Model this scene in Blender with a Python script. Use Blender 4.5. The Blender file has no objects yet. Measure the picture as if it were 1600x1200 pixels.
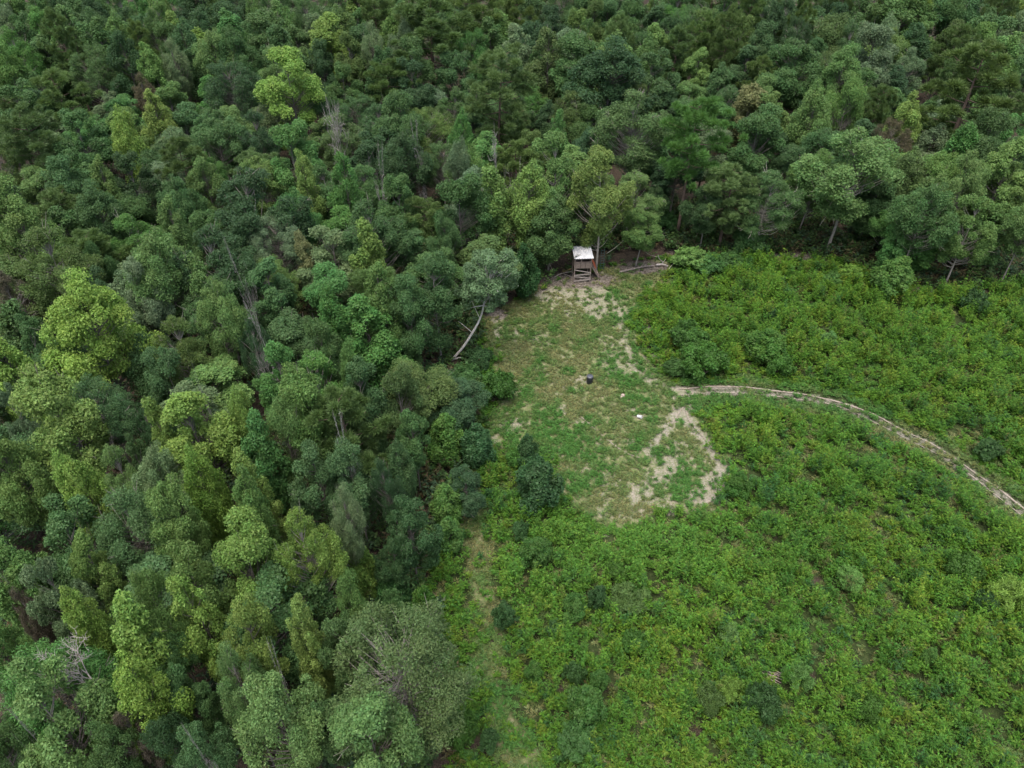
import bpy, math, random
import numpy as np
from mathutils import Vector

# ------------------------------------------------------------------ camera, sky, sun, exposure
SC = bpy.context.scene
COL = SC.collection
CAM_H, PITCH, F = 41.0, math.radians(41.0), 1143.0
cd = bpy.data.cameras.new('camera')
cam = bpy.data.objects.new('camera', cd); COL.objects.link(cam)
cam.location = (0, 0, CAM_H); cam.rotation_euler = (math.pi/2 - PITCH, 0, 0)
cd.sensor_width = 36; cd.lens = 36*F/1600; cd.clip_end = 6000; cd.clip_start = 0.5
SC.camera = cam

SUN_EL, SUN_AZ = math.radians(76), math.radians(205)      # azimuth from +Y, clockwise positive
w = bpy.data.worlds.new('World'); SC.world = w; w.use_nodes = True
nt = w.node_tree
sky = nt.nodes.new('ShaderNodeTexSky'); sky.sky_type = 'NISHITA'; sky.sun_disc = False
sky.sun_elevation = SUN_EL; sky.sun_rotation = SUN_AZ
sky.air_density = 1.15; sky.dust_density = 6.0; sky.ozone_density = 1.0
bg = nt.nodes['Background']; bg.inputs[1].default_value = 0.15
nt.links.new(sky.outputs[0], bg.inputs[0])
sl = bpy.data.lights.new('sun', 'SUN'); sl.energy = 1.5; sl.angle = math.radians(60); sl.color = (1, .99, .975)
sun = bpy.data.objects.new('sun', sl); COL.objects.link(sun)
sdir = Vector((math.sin(SUN_AZ)*math.cos(SUN_EL), math.cos(SUN_AZ)*math.cos(SUN_EL), math.sin(SUN_EL)))
sun.rotation_euler = sdir.to_track_quat('Z', 'Y').to_euler(); sun.location = (0, 60, 80)
SC.view_settings.view_transform = 'Standard'; SC.view_settings.look = 'None'
SC.view_settings.gamma = 1; SC.view_settings.use_curve_mapping = False
SC.view_settings.exposure = 0.84
SC.render.engine = 'CYCLES'
SC.cycles.use_denoising = True
SC.cycles.max_bounces = 6; SC.cycles.diffuse_bounces = 3; SC.cycles.glossy_bounces = 2
SC.cycles.transmission_bounces = 3; SC.cycles.transparent_max_bounces = 4

# ------------------------------------------------------------------ pixel <-> place
cp, sp = math.cos(PITCH), math.sin(PITCH)
def at(px, py, z=0.0):
    u = (px-800)/F; v = (600-py)/F
    dy = cp + v*sp; dz = -sp + v*cp
    t = (z-CAM_H)/dz
    return np.array((u*t, dy*t, z))
def proj(x, y, z):
    dz = np.asarray(z)-CAM_H
    d = y*cp - dz*sp
    return 800 + F*np.asarray(x)/d, 600 - F*(y*sp + dz*cp)/d, d
def poly(pts): return np.array([at(*p)[:2] for p in pts])

# ------------------------------------------------------------------ small maths
def hash2(ix, iy, s):
    n = (ix*374761393 + iy*668265263 + s*1442695041) & 0x7fffffff
    n = ((n ^ (n >> 13))*1274126177) & 0x7fffffff
    return ((n ^ (n >> 16)) & 0xffff)/65535.0
def vnoise(x, y, s=0):
    x = np.asarray(x, float); y = np.asarray(y, float)
    ix = np.floor(x).astype(np.int64); iy = np.floor(y).astype(np.int64)
    fx = x-ix; fy = y-iy; fx = fx*fx*(3-2*fx); fy = fy*fy*(3-2*fy)
    a = hash2(ix, iy, s); b = hash2(ix+1, iy, s); c = hash2(ix, iy+1, s); d = hash2(ix+1, iy+1, s)
    return (a*(1-fx)+b*fx)*(1-fy) + (c*(1-fx)+d*fx)*fy
def fbm(x, y, s=0, o=3):
    t = 0; a = .5; n = 0
    for k in range(o):
        t = t + a*vnoise(x*2**k, y*2**k, s+k*17); n += a; a *= .5
    return t/n
def inside(P, x, y):
    r = np.zeros(np.shape(x), bool); n = len(P)
    for i in range(n):
        x1, y1 = P[i]; x2, y2 = P[(i+1) % n]
        c = ((y1 > y) != (y2 > y))
        with np.errstate(divide='ignore', invalid='ignore'):
            r ^= c & (x < (x2-x1)*(y-y1)/(y2-y1+1e-12)+x1)
    return r
def dist(P, x, y, closed=False):
    d = np.full(np.shape(x), 1e9); n = len(P)
    for i in range(n if closed else n-1):
        a = P[i]; b = P[(i+1) % n]; ab = b-a
        t = np.clip(((x-a[0])*ab[0]+(y-a[1])*ab[1])/(ab@ab+1e-9), 0, 1)
        d = np.minimum(d, np.hypot(x-a[0]-t*ab[0], y-a[1]-t*ab[1]))
    return d
def sdist(P, x, y):                                   # positive inside
    d = dist(P, x, y, True); return np.where(inside(P, x, y), d, -d)
def sstep(a, b, x):
    t = np.clip((x-a)/(b-a), 0, 1); return t*t*(3-2*t)
def smooth_line(P, n=8):
    P = np.array(P); out = []
    Q = np.vstack([2*P[0]-P[1], P, 2*P[-1]-P[-2]])
    for i in range(1, len(Q)-2):
        p0, p1, p2, p3 = Q[i-1:i+3]
        for k in range(n):
            t = k/n
            out.append(.5*((2*p1)+(p2-p0)*t+(2*p0-5*p1+4*p2-p3)*t*t+(3*p1-p0-3*p2+p3)*t**3))
    out.append(Q[-2]); return np.array(out)

# ------------------------------------------------------------------ layout of the place
FIELD = poly([(705, 1330), (700, 1200), (692, 1100), (684, 1000), (655, 920), (672, 830), (700, 770), (715, 720), (742, 660),
              (752, 610), (745, 560), (750, 500), (800, 470), (845, 444), (895, 428), (960, 412), (1040, 400), (1130, 402), (1240, 398),
              (1310, 405), (1385, 442), (1480, 455), (1600, 440), (1800, 430), (2100, 500), (2100, 1330)])
CLEAR = poly([(752, 490), (800, 470), (845, 444), (895, 430), (960, 415), (1050, 405), (1055, 430), (1000, 462), (985, 510), (1020, 560), (1050, 598),
              (1095, 606), (1092, 640), (1118, 690), (1138, 740), (1130, 792), (1060, 806), (1000, 818), (945, 828), (900, 806), (872, 765),
              (850, 715), (800, 700), (760, 690), (765, 640), (775, 600), (765, 530)])
TRACK = smooth_line(poly([(1060, 612), (1085, 612), (1130, 609), (1200, 614), (1290, 627), (1350, 647), (1410, 677), (1470, 707), (1530, 748), (1600, 800), (1690, 870), (1800, 960)]))
SPUR1 = smooth_line(poly([(1085, 612), (1068, 630), (1050, 655), (1035, 680), (1012, 702)]))
SPUR2 = smooth_line(poly([(1072, 640), (1078, 660), (1108, 697), (1126, 735), (1124, 768), (1100, 786)]))
SPUR3 = smooth_line(poly([(1075, 612), (1040, 601), (1005, 588), (985, 560), (972, 520), (965, 480), (935, 455)]))
FORK = smooth_line(poly([(1035, 600), (1062, 608), (1082, 614), (1076, 628), (1064, 642)]))
STRIP = smooth_line(poly([(728, 800), (748, 880), (757, 960), (762, 1040), (785, 1120), (830, 1200), (880, 1290)]))
TRAILC = smooth_line(poly([(905, 650), (940, 680), (975, 705), (1000, 715)]))
SAND = [(868, 460, 32, 11), (925, 462, 28, 16), (932, 484, 20, 13), (775, 494, 15, 9), (910, 593, 12, 6), (972, 620, 7, 4), (1000, 650, 9, 4), (776, 520, 5, 12),
        (806, 525, 5, 12), (1112, 758, 17, 24), (1092, 776, 16, 12), (1050, 725, 14, 16), (1000, 772, 22, 18), (1045, 796, 18, 7), (985, 690, 6, 5),
        (810, 662, 8, 10), (1010, 520, 7, 22), (1022, 560, 14, 8), (940, 835, 10, 4), (1040, 606, 22, 6), (1064, 622, 16, 8), (1110, 770, 12, 16),
        (905, 660, 6, 5), (880, 640, 5, 8), (770, 690, 10, 7), (1030, 745, 20, 12), (890, 490, 9, 6), (985, 640, 6, 5), (960, 580, 6, 4)]
BROWN = [(1275, 918, 16, 20), (1255, 890, 14, 8), (1205, 1060, 22, 10), (890, 1070, 26, 14), (940, 1075, 26, 10), (1270, 1060, 6, 22), (1200, 838, 18, 9), (745, 1170, 30, 20),
         (890, 1125, 12, 12), (775, 1000, 8, 22), (640, 905, 10, 20), (1085, 1140, 14, 18), (1500, 1120, 20, 8)]
LITTER = [(905, 438, 75, 15), (1005, 418, 50, 13), (780, 490, 16, 10), (1240, 402, 60, 9), (1450, 454, 60, 8), (1060, 385, 30, 16)]
def blob(lst, x, y, grow=1.0):
    m = np.zeros(np.shape(x))
    px, py, _ = proj(x, y, 0*x)
    for cx, cy, rx, ry in lst:
        q = np.hypot((px-cx)/(rx*grow), (py-cy)/(ry*grow)); m = np.maximum(m, 1-sstep(.45, 1.35, q))
    return m
def masks(x, y):
    """sand, litter, dry-grass, brush-allowed masks of the ground, in world metres"""
    sf = sdist(FIELD, x, y); scl = sdist(CLEAR, x, y)
    n = fbm(x*.9, y*.9, 5); n2 = fbm(x*.25, y*.25, 9)
    dt = dist(TRACK, x, y); dtn = np.minimum(dt, dist(TRACK, x, y+.8))
    rut = np.maximum(.70*np.exp(-((dt-.36)/.12)**2), .34*np.exp(-(dt/.6)**2))
    for S, wd, k in ((SPUR1, .7, .58), (SPUR2, .75, .60), (SPUR3, 1.0, .46), (TRAILC, .2, .5), (FORK, .8, .56)):
        rut = np.maximum(rut, k*np.exp(-(dist(S, x, y)/wd)**2))
    sand = np.maximum(rut, .47*blob(SAND, x, y, 1.5)) ; sand = np.maximum(sand, .40*blob(LITTER, x, y)) ; sand = np.maximum(sand, .34*sstep(.45, .7, fbm(x*.45, y*.45, 15))*sstep(-.3, .8, scl))
    litter = np.maximum(sstep(1.6, -.4, sf + (n-.5)*2.4), .8*blob(BROWN, x, y)); litter = np.maximum(litter, .75*blob(LITTER, x, y))
    dst = dist(STRIP, x, y)
    dry = np.maximum(sstep(-.9, 1.0, scl + (n-.5)*3.0), .8*sstep(1.5, .4, dst + (n2-.5)*1.6))
    brush = sstep(.5, -.6, scl + (n-.5)*2.6)*(1-.8*sstep(.3, .8, blob(LITTER, x, y)))*sstep(.9, 1.5, dtn)*sstep(-.3, .5, sf)
    return sand, litter, dry, brush, sf, scl, dst

# ------------------------------------------------------------------ materials
def new_mat(name):
    m = bpy.data.materials.new(name); m.use_nodes = True
    N = m.node_tree.nodes; L = m.node_tree.links
    return m, N, L, N['Principled BSDF'], N['Material Output']
def mixc(N, L, fac, a, b, mode='MIX'):
    n = N.new('ShaderNodeMix'); n.data_type = 'RGBA'; n.blend_type = mode
    for s, v in ((n.inputs[0], fac), (n.inputs[6], a), (n.inputs[7], b)):
        if hasattr(v, 'links'): L.new(v, s)
        else: s.default_value = v if not isinstance(v, tuple) else (*v, 1)[:4]
    return n.outputs[2]
def noise(N, L, scale, detail=4, rough=.6, coord=None):
    n = N.new('ShaderNodeTexNoise'); n.inputs['Scale'].default_value = scale
    n.inputs['Detail'].default_value = detail; n.inputs['Roughness'].default_value = rough
    if coord is not None: L.new(coord, n.inputs['Vector'])
    return n.outputs['Fac']
def ramp(N, L, fac, stops):
    n = N.new('ShaderNodeValToRGB'); L.new(fac, n.inputs[0]); e = n.color_ramp.elements
    while len(e) < len(stops): e.new(.5)
    for k, (p, c) in enumerate(stops): e[k].position = p; e[k].color = (*c, 1)
    return n.outputs[0]
def bump(N, L, h, b, strength, d=.03):
    n = N.new('ShaderNodeBump'); n.inputs['Strength'].default_value = strength; n.inputs['Distance'].default_value = d
    L.new(h, n.inputs['Height']); L.new(n.outputs[0], b.inputs['Normal'])

def leaf_material(name, use_object):
    m, N, L, b, out = new_mat(name)
    if use_object:
        oi = N.new('ShaderNodeObjectInfo'); base = oi.outputs['Color']
        a = N.new('ShaderNodeAttribute'); a.attribute_name = 'tone'
        sx = N.new('ShaderNodeSeparateColor'); L.new(a.outputs['Color'], sx.inputs[0])
        hs = N.new('ShaderNodeHueSaturation'); L.new(base, hs.inputs['Color'])
        h = N.new('ShaderNodeMapRange'); h.inputs['To Min'].default_value = .484; h.inputs['To Max'].default_value = .518
        L.new(sx.outputs[1], h.inputs[0]); L.new(h.outputs[0], hs.inputs['Hue'])
        v = N.new('ShaderNodeMapRange'); v.inputs['To Min'].default_value = .62; v.inputs['To Max'].default_value = 1.42
        L.new(sx.outputs[0], v.inputs[0]); L.new(v.outputs[0], hs.inputs['Value'])
        col = hs.outputs[0]
    else:
        a = N.new('ShaderNodeAttribute'); a.attribute_name = 'col'; col = a.outputs['Color']
    L.new(col, b.inputs['Base Color']); b.inputs['Roughness'].default_value = .55
    b.inputs['Specular IOR Level'].default_value = .26 if use_object else .14
    t = N.new('ShaderNodeBsdfTranslucent'); L.new(mixc(N, L, .35, col, (.12, .2, .02)), t.inputs[0])
    mx = N.new('ShaderNodeMixShader'); mx.inputs[0].default_value = .38 if use_object else .30
    L.new(b.outputs[0], mx.inputs[1]); L.new(t.outputs[0], mx.inputs[2]); L.new(mx.outputs[0], out.inputs[0])
    return m
M_LEAF = leaf_material('foliage', True)
M_COVER = leaf_material('ground_cover', False)
def bark_material():
    m, N, L, b, out = new_mat('bark')
    oi = N.new('ShaderNodeObjectInfo'); tc = N.new('ShaderNodeTexCoord')
    mp = N.new('ShaderNodeMapping'); mp.inputs['Scale'].default_value = (1, 1, .25); L.new(tc.outputs['Object'], mp.inputs[0])
    n = noise(N, L, 9, 5, .7, mp.outputs[0])
    L.new(mixc(N, L, 1.0, oi.outputs['Color'], ramp(N, L, n, [(.3, (.55, .52, .5)), (.7, (1.25, 1.25, 1.25))]), 'MULTIPLY'), b.inputs['Base Color'])
    b.inputs['Roughness'].default_value = .9; b.inputs['Specular IOR Level'].default_value = .2
    bump(N, L, n, b, .6); return m
M_BARK = bark_material()
def flat_mat(name, c1, c2, scale=6, rough=.8, spec=.3, metal=0, stretch=(1, 1, 1), bs=.3):
    m, N, L, b, out = new_mat(name)
    tc = N.new('ShaderNodeTexCoord'); mp = N.new('ShaderNodeMapping'); mp.inputs['Scale'].default_value = stretch
    L.new(tc.outputs['Object'], mp.inputs[0]); n = noise(N, L, scale, 5, .65, mp.outputs[0])
    L.new(ramp(N, L, n, [(.3, c1), (.7, c2)]), b.inputs['Base Color'])
    b.inputs['Roughness'].default_value = rough; b.inputs['Specular IOR Level'].default_value = spec; b.inputs['Metallic'].default_value = metal
    bump(N, L, n, b, bs, .01); return m
M_WOOD = flat_mat('weathered_wood', (.13, .10, .082), (.27, .215, .185), 5, .9, .2, 0, (1, 1, 6))
M_PALEWOOD = flat_mat('grey_board', (.24, .205, .18), (.38, .34, .31), 5, .9, .2, 0, (1, 1, 6))
M_RED = flat_mat('red_stained_board', (.30, .075, .04), (.42, .13, .07), 6, .8, .2)
M_TIN = flat_mat('painted_tin', (.48, .49, .51), (.70, .71, .72), 2.2, .45, .5, 0, (1, .4, 1), .05)
M_PLASTIC = flat_mat('black_plastic', (.012, .014, .018), (.03, .032, .038), 8, .4, .5)
M_LID = flat_mat('grey_lid', (.05, .055, .07), (.09, .095, .11), 8, .35, .5)
M_WHITE = flat_mat('white_plastic', (.45, .45, .45), (.62, .62, .62), 6, .4, .5)
M_LADDER = flat_mat('green_painted_steel', (.035, .07, .065), (.06, .11, .10), 12, .5, .5, .3)
M_INTERIOR = flat_mat('dark_plywood', (.05, .035, .025), (.09, .065, .05), 5, .9, .2)
M_BLOCK = flat_mat('salt_block', (.34, .25, .22), (.48, .38, .34), 14, .8, .3)
M_SAND = flat_mat('pale_sand', (.15, .12, .09), (.36, .32, .265), 12, .95, .15)

def ground_material():
    m, N, L, b, out = new_mat('ground_soil')
    tc = N.new('ShaderNodeTexCoord').outputs['Object']
    a = N.new('ShaderNodeAttribute'); a.attribute_name = 'mask'
    s = N.new('ShaderNodeSeparateColor'); L.new(a.outputs['Color'], s.inputs[0])
    nf = noise(N, L, 3.0, 6, .7, tc); nm = noise(N, L, .7, 5, .65, tc); nx = noise(N, L, 14, 4, .7, tc)
    soil = ramp(N, L, nf, [(.32, (.022, .026, .012)), (.55, (.035, .055, .016)), (.75, (.08, .075, .04))])
    lit = ramp(N, L, nx, [(.3, (.022, .018, .013)), (.5, (.050, .039, .028)), (.72, (.12, .097, .075))])
    dry = ramp(N, L, nf, [(.28, (.062, .12, .030)), (.48, (.125, .15, .06)), (.68, (.25, .225, .14))])
    snd = ramp(N, L, nx, [(.25, (.15, .13, .105)), (.5, (.26, .23, .195)), (.75, (.39, .36, .315))])
    def thr(val, nz, amt, lo, hi):
        md = N.new('ShaderNodeMath'); md.operation = 'MULTIPLY_ADD'; L.new(nz, md.inputs[0]); md.inputs[1].default_value = amt
        L.new(val, md.inputs[2]); r = N.new('ShaderNodeMapRange'); r.inputs[1].default_value = lo; r.inputs[2].default_value = hi
        L.new(md.outputs[0], r.inputs[0]); return r.outputs[0]
    c = mixc(N, L, thr(s.outputs[2], nm, .5, .5, .8), soil, dry)
    c = mixc(N, L, thr(s.outputs[1], nm, .5, .5, .85), c, lit)
    nn_ = mixc(N, L, .5, nf, noise(N, L, 7, 5, .75, tc)); c = mixc(N, L, thr(s.outputs[0], nn_, 1.8, 1.12, 1.62), c, snd)
    L.new(c, b.inputs['Base Color']); b.inputs['Roughness'].default_value = .95; b.inputs['Specular IOR Level'].default_value = .15
    bump(N, L, nf, b, .8, .12); return m
M_GROUND = ground_material()

# ------------------------------------------------------------------ mesh helpers
def mesh_np(name, V, Fc, mat, attr=None, smooth=False):
    """V (n,3); Fc (m,k) with k = 3 or 4; attr = (name, (m,3) face colours)"""
    me = bpy.data.meshes.new(name); V = np.ascontiguousarray(V, np.float32); Fc = np.ascontiguousarray(Fc, np.int32)
    me.vertices.add(len(V)); me.vertices.foreach_set('co', V.ravel())
    k = Fc.shape[1]; me.loops.add(Fc.size); me.loops.foreach_set('vertex_index', Fc.ravel())
    me.polygons.add(len(Fc)); me.polygons.foreach_set('loop_start', np.arange(0, Fc.size, k, dtype=np.int32))
    me.polygons.foreach_set('use_smooth', np.full(len(Fc), smooth))
    me.update(calc_edges=True)
    if attr is not None:
        at_ = me.attributes.new(attr[0], 'FLOAT_COLOR', 'FACE')
        c = np.ones((len(Fc), 4), np.float32); c[:, :3] = attr[1]; at_.data.foreach_set('color', c.ravel())
    me.materials.append(mat); return me
def obj(name, me, parent=None, loc=(0, 0, 0), rot=(0, 0, 0), color=None):
    o = bpy.data.objects.new(name, me); COL.objects.link(o); o.location = loc; o.rotation_euler = rot
    if parent is not None: o.parent = parent
    if color is not None: o.color = (*color, 1)
    return o
def tag(o, label=None, cat=None, group=None, kind=None):
    if label: o['label'] = label
    if cat: o['category'] = cat
    if group: o['group'] = group
    if kind: o['kind'] = kind
    return o
class MB:
    def __init__(s): s.v = []; s.f = []
    def tube(s, pts, rad, n=5, cap=True):
        pts = [Vector(p) for p in pts]; base = len(s.v); m = len(pts)
        ref = Vector((.37, .81, .45))
        for i, p in enumerate(pts):
            t = (pts[min(i+1, m-1)]-pts[max(i-1, 0)]).normalized()
            a = t.cross(ref); a = a.normalized() if a.length > 1e-4 else Vector((1, 0, 0)); b = t.cross(a)
            r = rad[i] if hasattr(rad, '__len__') else rad
            for k in range(n):
                q = 2*math.pi*k/n; s.v.append(tuple(p + a*(r*math.cos(q)) + b*(r*math.sin(q))))
        for i in range(m-1):
            for k in range(n):
                k2 = (k+1) % n; s.f.append((base+i*n+k, base+i*n+k2, base+(i+1)*n+k2, base+(i+1)*n+k))
        if cap:
            s.f.append(tuple(base+k for k in range(n))[::-1]); s.f.append(tuple(base+(m-1)*n+k for k in range(n)))
    def box(s, c, size, rot=None):
        base = len(s.v); c = Vector(c)
        for dx in (-.5, .5):
            for dy in (-.5, .5):
                for dz in (-.5, .5):
                    p = Vector((dx*size[0], dy*size[1], dz*size[2]))
                    if rot is not None: p = rot @ p
                    s.v.append(tuple(c+p))
        for q in ((0, 1, 3, 2), (4, 6, 7, 5), (0, 4, 5, 1), (2, 3, 7, 6), (0, 2, 6, 4), (1, 5, 7, 3)): s.f.append(tuple(base+i for i in q))
    def beam(s, a, b, wd, th, up=(0, 0, 1)):
        a = Vector(a); b = Vector(b); d = (b-a).normalized(); u = Vector(up); sd = d.cross(u).normalized(); u = sd.cross(d)
        base = len(s.v)
        for p in (a, b):
            for i, j in ((-1, -1), (1, -1), (1, 1), (-1, 1)): s.v.append(tuple(p + sd*(i*wd/2) + u*(j*th/2)))
        for q in ((0, 3, 2, 1), (4, 5, 6, 7), (0, 1, 5, 4), (1, 2, 6, 5), (2, 3, 7, 6), (3, 0, 4, 7)): s.f.append(tuple(base+i for i in q))
    def lathe(s, prof, n=18):
        base = len(s.v); m = len(prof)
        for r, z in prof:
            for k in range(n): q = 2*math.pi*k/n; s.v.append((r*math.cos(q), r*math.sin(q), z))
        for i in range(m-1):
            for k in range(n): k2 = (k+1) % n; s.f.append((base+i*n+k, base+i*n+k2, base+(i+1)*n+k2, base+(i+1)*n+k))
    def mesh(s, name, mat, smooth=False):
        me = bpy.data.meshes.new(name); me.from_pydata(s.v, [], s.f); me.materials.append(mat)
        if smooth: me.polygons.foreach_set('use_smooth', [True]*len(me.polygons))
        me.update(); return me
def unit(a): return a/np.maximum(np.linalg.norm(a, axis=-1, keepdims=True), 1e-9)
def blades(P, d, s, L, W):
    L = np.asarray(L)[:, None]; W = np.asarray(W)[:, None]; n = len(P)
    V = np.stack([P+s*W*.5, P+d*L, P-s*W*.5], 1).reshape(-1, 3)          # one leaf, one face
    return V, np.arange(n*3).reshape(n, 3)
def leaves(P, Nrm, L, W, rng):
    t = unit(np.cross(Nrm, unit(rng.normal(size=Nrm.shape)))); s = np.cross(Nrm, t)
    k = .7+.6*rng.random(len(P))
    return blades(P-t*(L*k*.5)[:, None], t, s, L*k, W*k)

# ------------------------------------------------------------------ tree prototypes (local metres, base at the origin)
def limb_curve(a, b, rng, sag=0.0, n=4):
    a = np.array(a, float); b = np.array(b, float); pts = []
    off = rng.normal(size=3)*np.linalg.norm(b-a)*.05
    for i in range(n+1):
        t = i/n; p = a*(1-t)+b*t
        p = p + off*math.sin(math.pi*t); p[2] -= sag*math.sin(math.pi*t)*np.linalg.norm((b-a)[:2])
        pts.append(p)
    return pts
def sphere_dirs(n, rng, zmin=-1.0):
    i = np.arange(n)+.5; z = 1-(1-zmin)*i/n; ph = i*2.39996 + rng.random()*6.28
    r = np.sqrt(np.maximum(0, 1-z*z)); d = np.stack([r*np.cos(ph), r*np.sin(ph), z], 1)
    return unit(d + rng.normal(size=d.shape)*.16)
def ph_(D): return np.arctan2(D[:, 1], D[:, 0])
def broad_tree(seed, H, W, frac, ncl, nleaf, leafL, leafW, shape='round', flat=.92, rc_k=.17, trunk_r=.13, zmin=-.75, bare=6, lobes=8, pull=.48):
    rng = np.random.default_rng(seed)
    cz = H*(1-frac/2); sx = W/2; sz = H*frac/2
    D = sphere_dirs(ncl, rng, zmin)
    if shape == 'round' and lobes:                              # gather the clumps into a few uneven boughs
        Lb = unit(rng.normal(size=(lobes, 3))*np.array([1, 1, .75])+np.array([0, 0, .35])); Lb[0] = unit(np.array([.12, .05, 1.])); near = np.argmax(D@Lb.T, 1)
        D = unit(D*(1-pull) + Lb[near]*pull*(.6+.8*rng.random((ncl, 1)))); lr = .66+.50*rng.random(lobes); lr[0] = .98
    ph = np.arctan2(D[:, 1], D[:, 0])
    k1, k2 = rng.random(2)*6.28
    if shape == 'cone': D = unit(D + .22*np.stack([np.sin(3*ph_(D)+seed), np.cos(2*ph_(D)+seed), np.sin(4*ph_(D))], 1)); ph = ph_(D)
    lob = .84 + .20*np.sin(2*ph+k1+1.5*D[:, 2]) + .17*np.sin(3*ph+k2-2.6*D[:, 2])
    rad = lob*(.60+.36*rng.random(ncl)**.6)
    if shape == 'round' and lobes: rad = lr[near]*(.58+.44*rng.random(ncl)**.7)*(.8+.2*lob)
    if shape == 'cone':
        prof = np.clip(1.06-.36*(D[:, 2]+.35), .58, 1.08); hx = rad*prof
    elif shape == 'column': hx = rad*(.85+.3*rng.random(ncl))
    else: hx = rad
    vz = (.75+.25*rng.random(ncl))*(.94 if shape == 'cone' else .88)
    if shape == 'round' and lobes: vz = vz*np.clip(lr[near], .8, 1.1)
    C = np.stack([D[:, 0]*sx*hx, D[:, 1]*sx*hx, cz + D[:, 2]*sz*vz], 1) + rng.normal(size=(ncl, 3))*W*.022
    rc = rc_k*W*(.62+.75*rng.random(ncl))
    if shape == 'cone': rc *= np.clip(1.1-.35*D[:, 2], .6, 1.2)
    nin = max(3, ncl//7)                                       # a few inner clumps
    Di = unit(rng.normal(size=(nin, 3))); Ci = np.stack([Di[:, 0]*sx*.4, Di[:, 1]*sx*.4, cz-.1*sz+Di[:, 2]*sz*.45], 1)
    C = np.vstack([C, Ci]); rc = np.concatenate([rc, np.full(nin, rc_k*W*.9)]); out = unit(C-np.array([0, 0, cz-.25*sz]))
    wt = rc**2; cnt = np.maximum(20, (nleaf*wt/wt.sum())).astype(int); idx = np.repeat(np.arange(len(C)), cnt)
    d = unit(rng.normal(size=(len(idx), 3)) + .55*out[idx] + np.array([0, 0, .35]))
    r = 1.02*rc[idx]*rng.random(len(idx))**.38
    # small sub-sprays so the clump surface is uneven
    r = r*(.78+.34*vnoise(d[:, 0]*3.1+idx*7.7, d[:, 1]*3.1+d[:, 2]*2.3, seed))
    P = C[idx] + d*r[:, None]*np.array([1, 1, flat if shape == 'round' else 1.25])
    Nn = unit(d*.6 + np.array([0, 0, .45]) + rng.normal(size=d.shape)*.62)
    V, Fc = leaves(P, Nn, np.full(len(P), leafL), np.full(len(P), leafW), rng)
    tone = np.zeros((len(P), 3)); ct = rng.random(len(C)); ch = rng.random(len(C))
    tone[:, 0] = np.clip(.30*ct[idx] + .62*rng.random(len(P)), 0, 1)
    tone[:, 1] = np.clip(.5 + .5*(ch[idx]-.5) + .8*(rng.random(len(P))-.5), 0, 1)
    crown = mesh_np('crown', V, Fc, M_LEAF, ('tone', tone))
    mb = MB(); bend = rng.normal(size=2)*W*.03
    ztop = cz + sz*.55
    def tp(z): t = z/ztop; return np.array([bend[0]*math.sin(t*3), bend[1]*math.sin(t*2.2), z])
    zs = np.linspace(-.1, ztop, 9)
    mb.tube([tp(z) for z in zs], [trunk_r*(1.25 if i == 0 else 1)*(1-.8*i/8) for i in range(9)], 7)
    for i in range(len(C)):
        hd = np.hypot(C[i, 0], C[i, 1]); z0 = np.clip(C[i, 2]-hd*(.7+.4*rng.random()), H*(1-frac)*.75, ztop*.95)
        mb.tube(limb_curve(tp(z0), C[i]+out[i]*rc[i]*.5, rng, .08), np.linspace(trunk_r*.24, .014, 5), 4, False)
    for i in rng.choice(len(C), min(bare, len(C)), replace=False):      # twigs that show between the leaves
        e = C[i]+out[i]*rc[i]*1.12
        for q in range(3):
            mb.tube(limb_curve(C[i], e+rng.normal(size=3)*rc[i]*.45, rng), np.linspace(.03, .008, 5), 3, False)
    return crown, mb.mesh('trunk', M_BARK, True), H, W
def pine_tree(seed, H, W, frac, ntuft, nblade):
    rng = np.random.default_rng(seed); mb = MB()
    ztop = H*.97; bend = rng.normal(size=2)*.25
    def tp(z): t = z/ztop; return np.array([bend[0]*t*t, bend[1]*t*t, z])
    zs = np.linspace(-.1, ztop, 9); mb.tube([tp(z) for z in zs], [.2*(1-.88*i/8) for i in range(9)], 7)
    C = []; O = []; nb = max(12, ntuft//5)
    for i in range(nb):
        t = (i+.5)/nb; z = H*(1-frac)+H*frac*t*.95
        prof = math.sin(math.pi*min(1, (.16+.84*t))**1.15)**.75 if t < .97 else .3
        ln = W/2*max(.22, prof)*(.7+.4*rng.random()); az = i*2.4+rng.normal()*.3
        dv = np.array([math.cos(az), math.sin(az), .12+.55*t]); e = tp(z)+dv*ln*np.array([1, 1, .8])
        mb.tube(limb_curve(tp(z), e, rng, .07), np.linspace(.055, .015, 5), 4, False)
        for k in range(max(3, int(7*prof))):
            s = .35+.65*(k+1)/max(3, int(7*prof)); C.append(tp(z)*(1-s)+e*s+rng.normal(size=3)*np.array([.34, .34, .2])*W/6); O.append(dv)
    C = np.array(C); O = unit(np.array(O)); n = max(20, nblade//len(C)); idx = np.repeat(np.arange(len(C)), n)
    rc = (.34+.25*rng.random(len(C)))*W/5.5
    d = unit(rng.normal(size=(len(idx), 3))+.4*O[idx]+np.array([0, 0, .55])); P = C[idx]+d*(rc[idx]*rng.random(len(idx))**.6)[:, None]*.8
    dd = unit(d+rng.normal(size=d.shape)*.35+np.array([0, 0, .25])); s = unit(np.cross(dd, rng.normal(size=d.shape)))
    V, Fc = blades(P, dd, s, .24+.14*rng.random(len(P)), .055+.02*rng.random(len(P)))
    tone = np.zeros((len(P), 3)); ct = rng.random(len(C))
    tone[:, 0] = .4*ct[idx]+.55*rng.random(len(P)); tone[:, 1] = .3+.4*rng.random(len(P))
    return mesh_np('crown', V, Fc, M_LEAF, ('tone', tone)), mb.mesh('trunk', M_BARK, True), H, W
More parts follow.
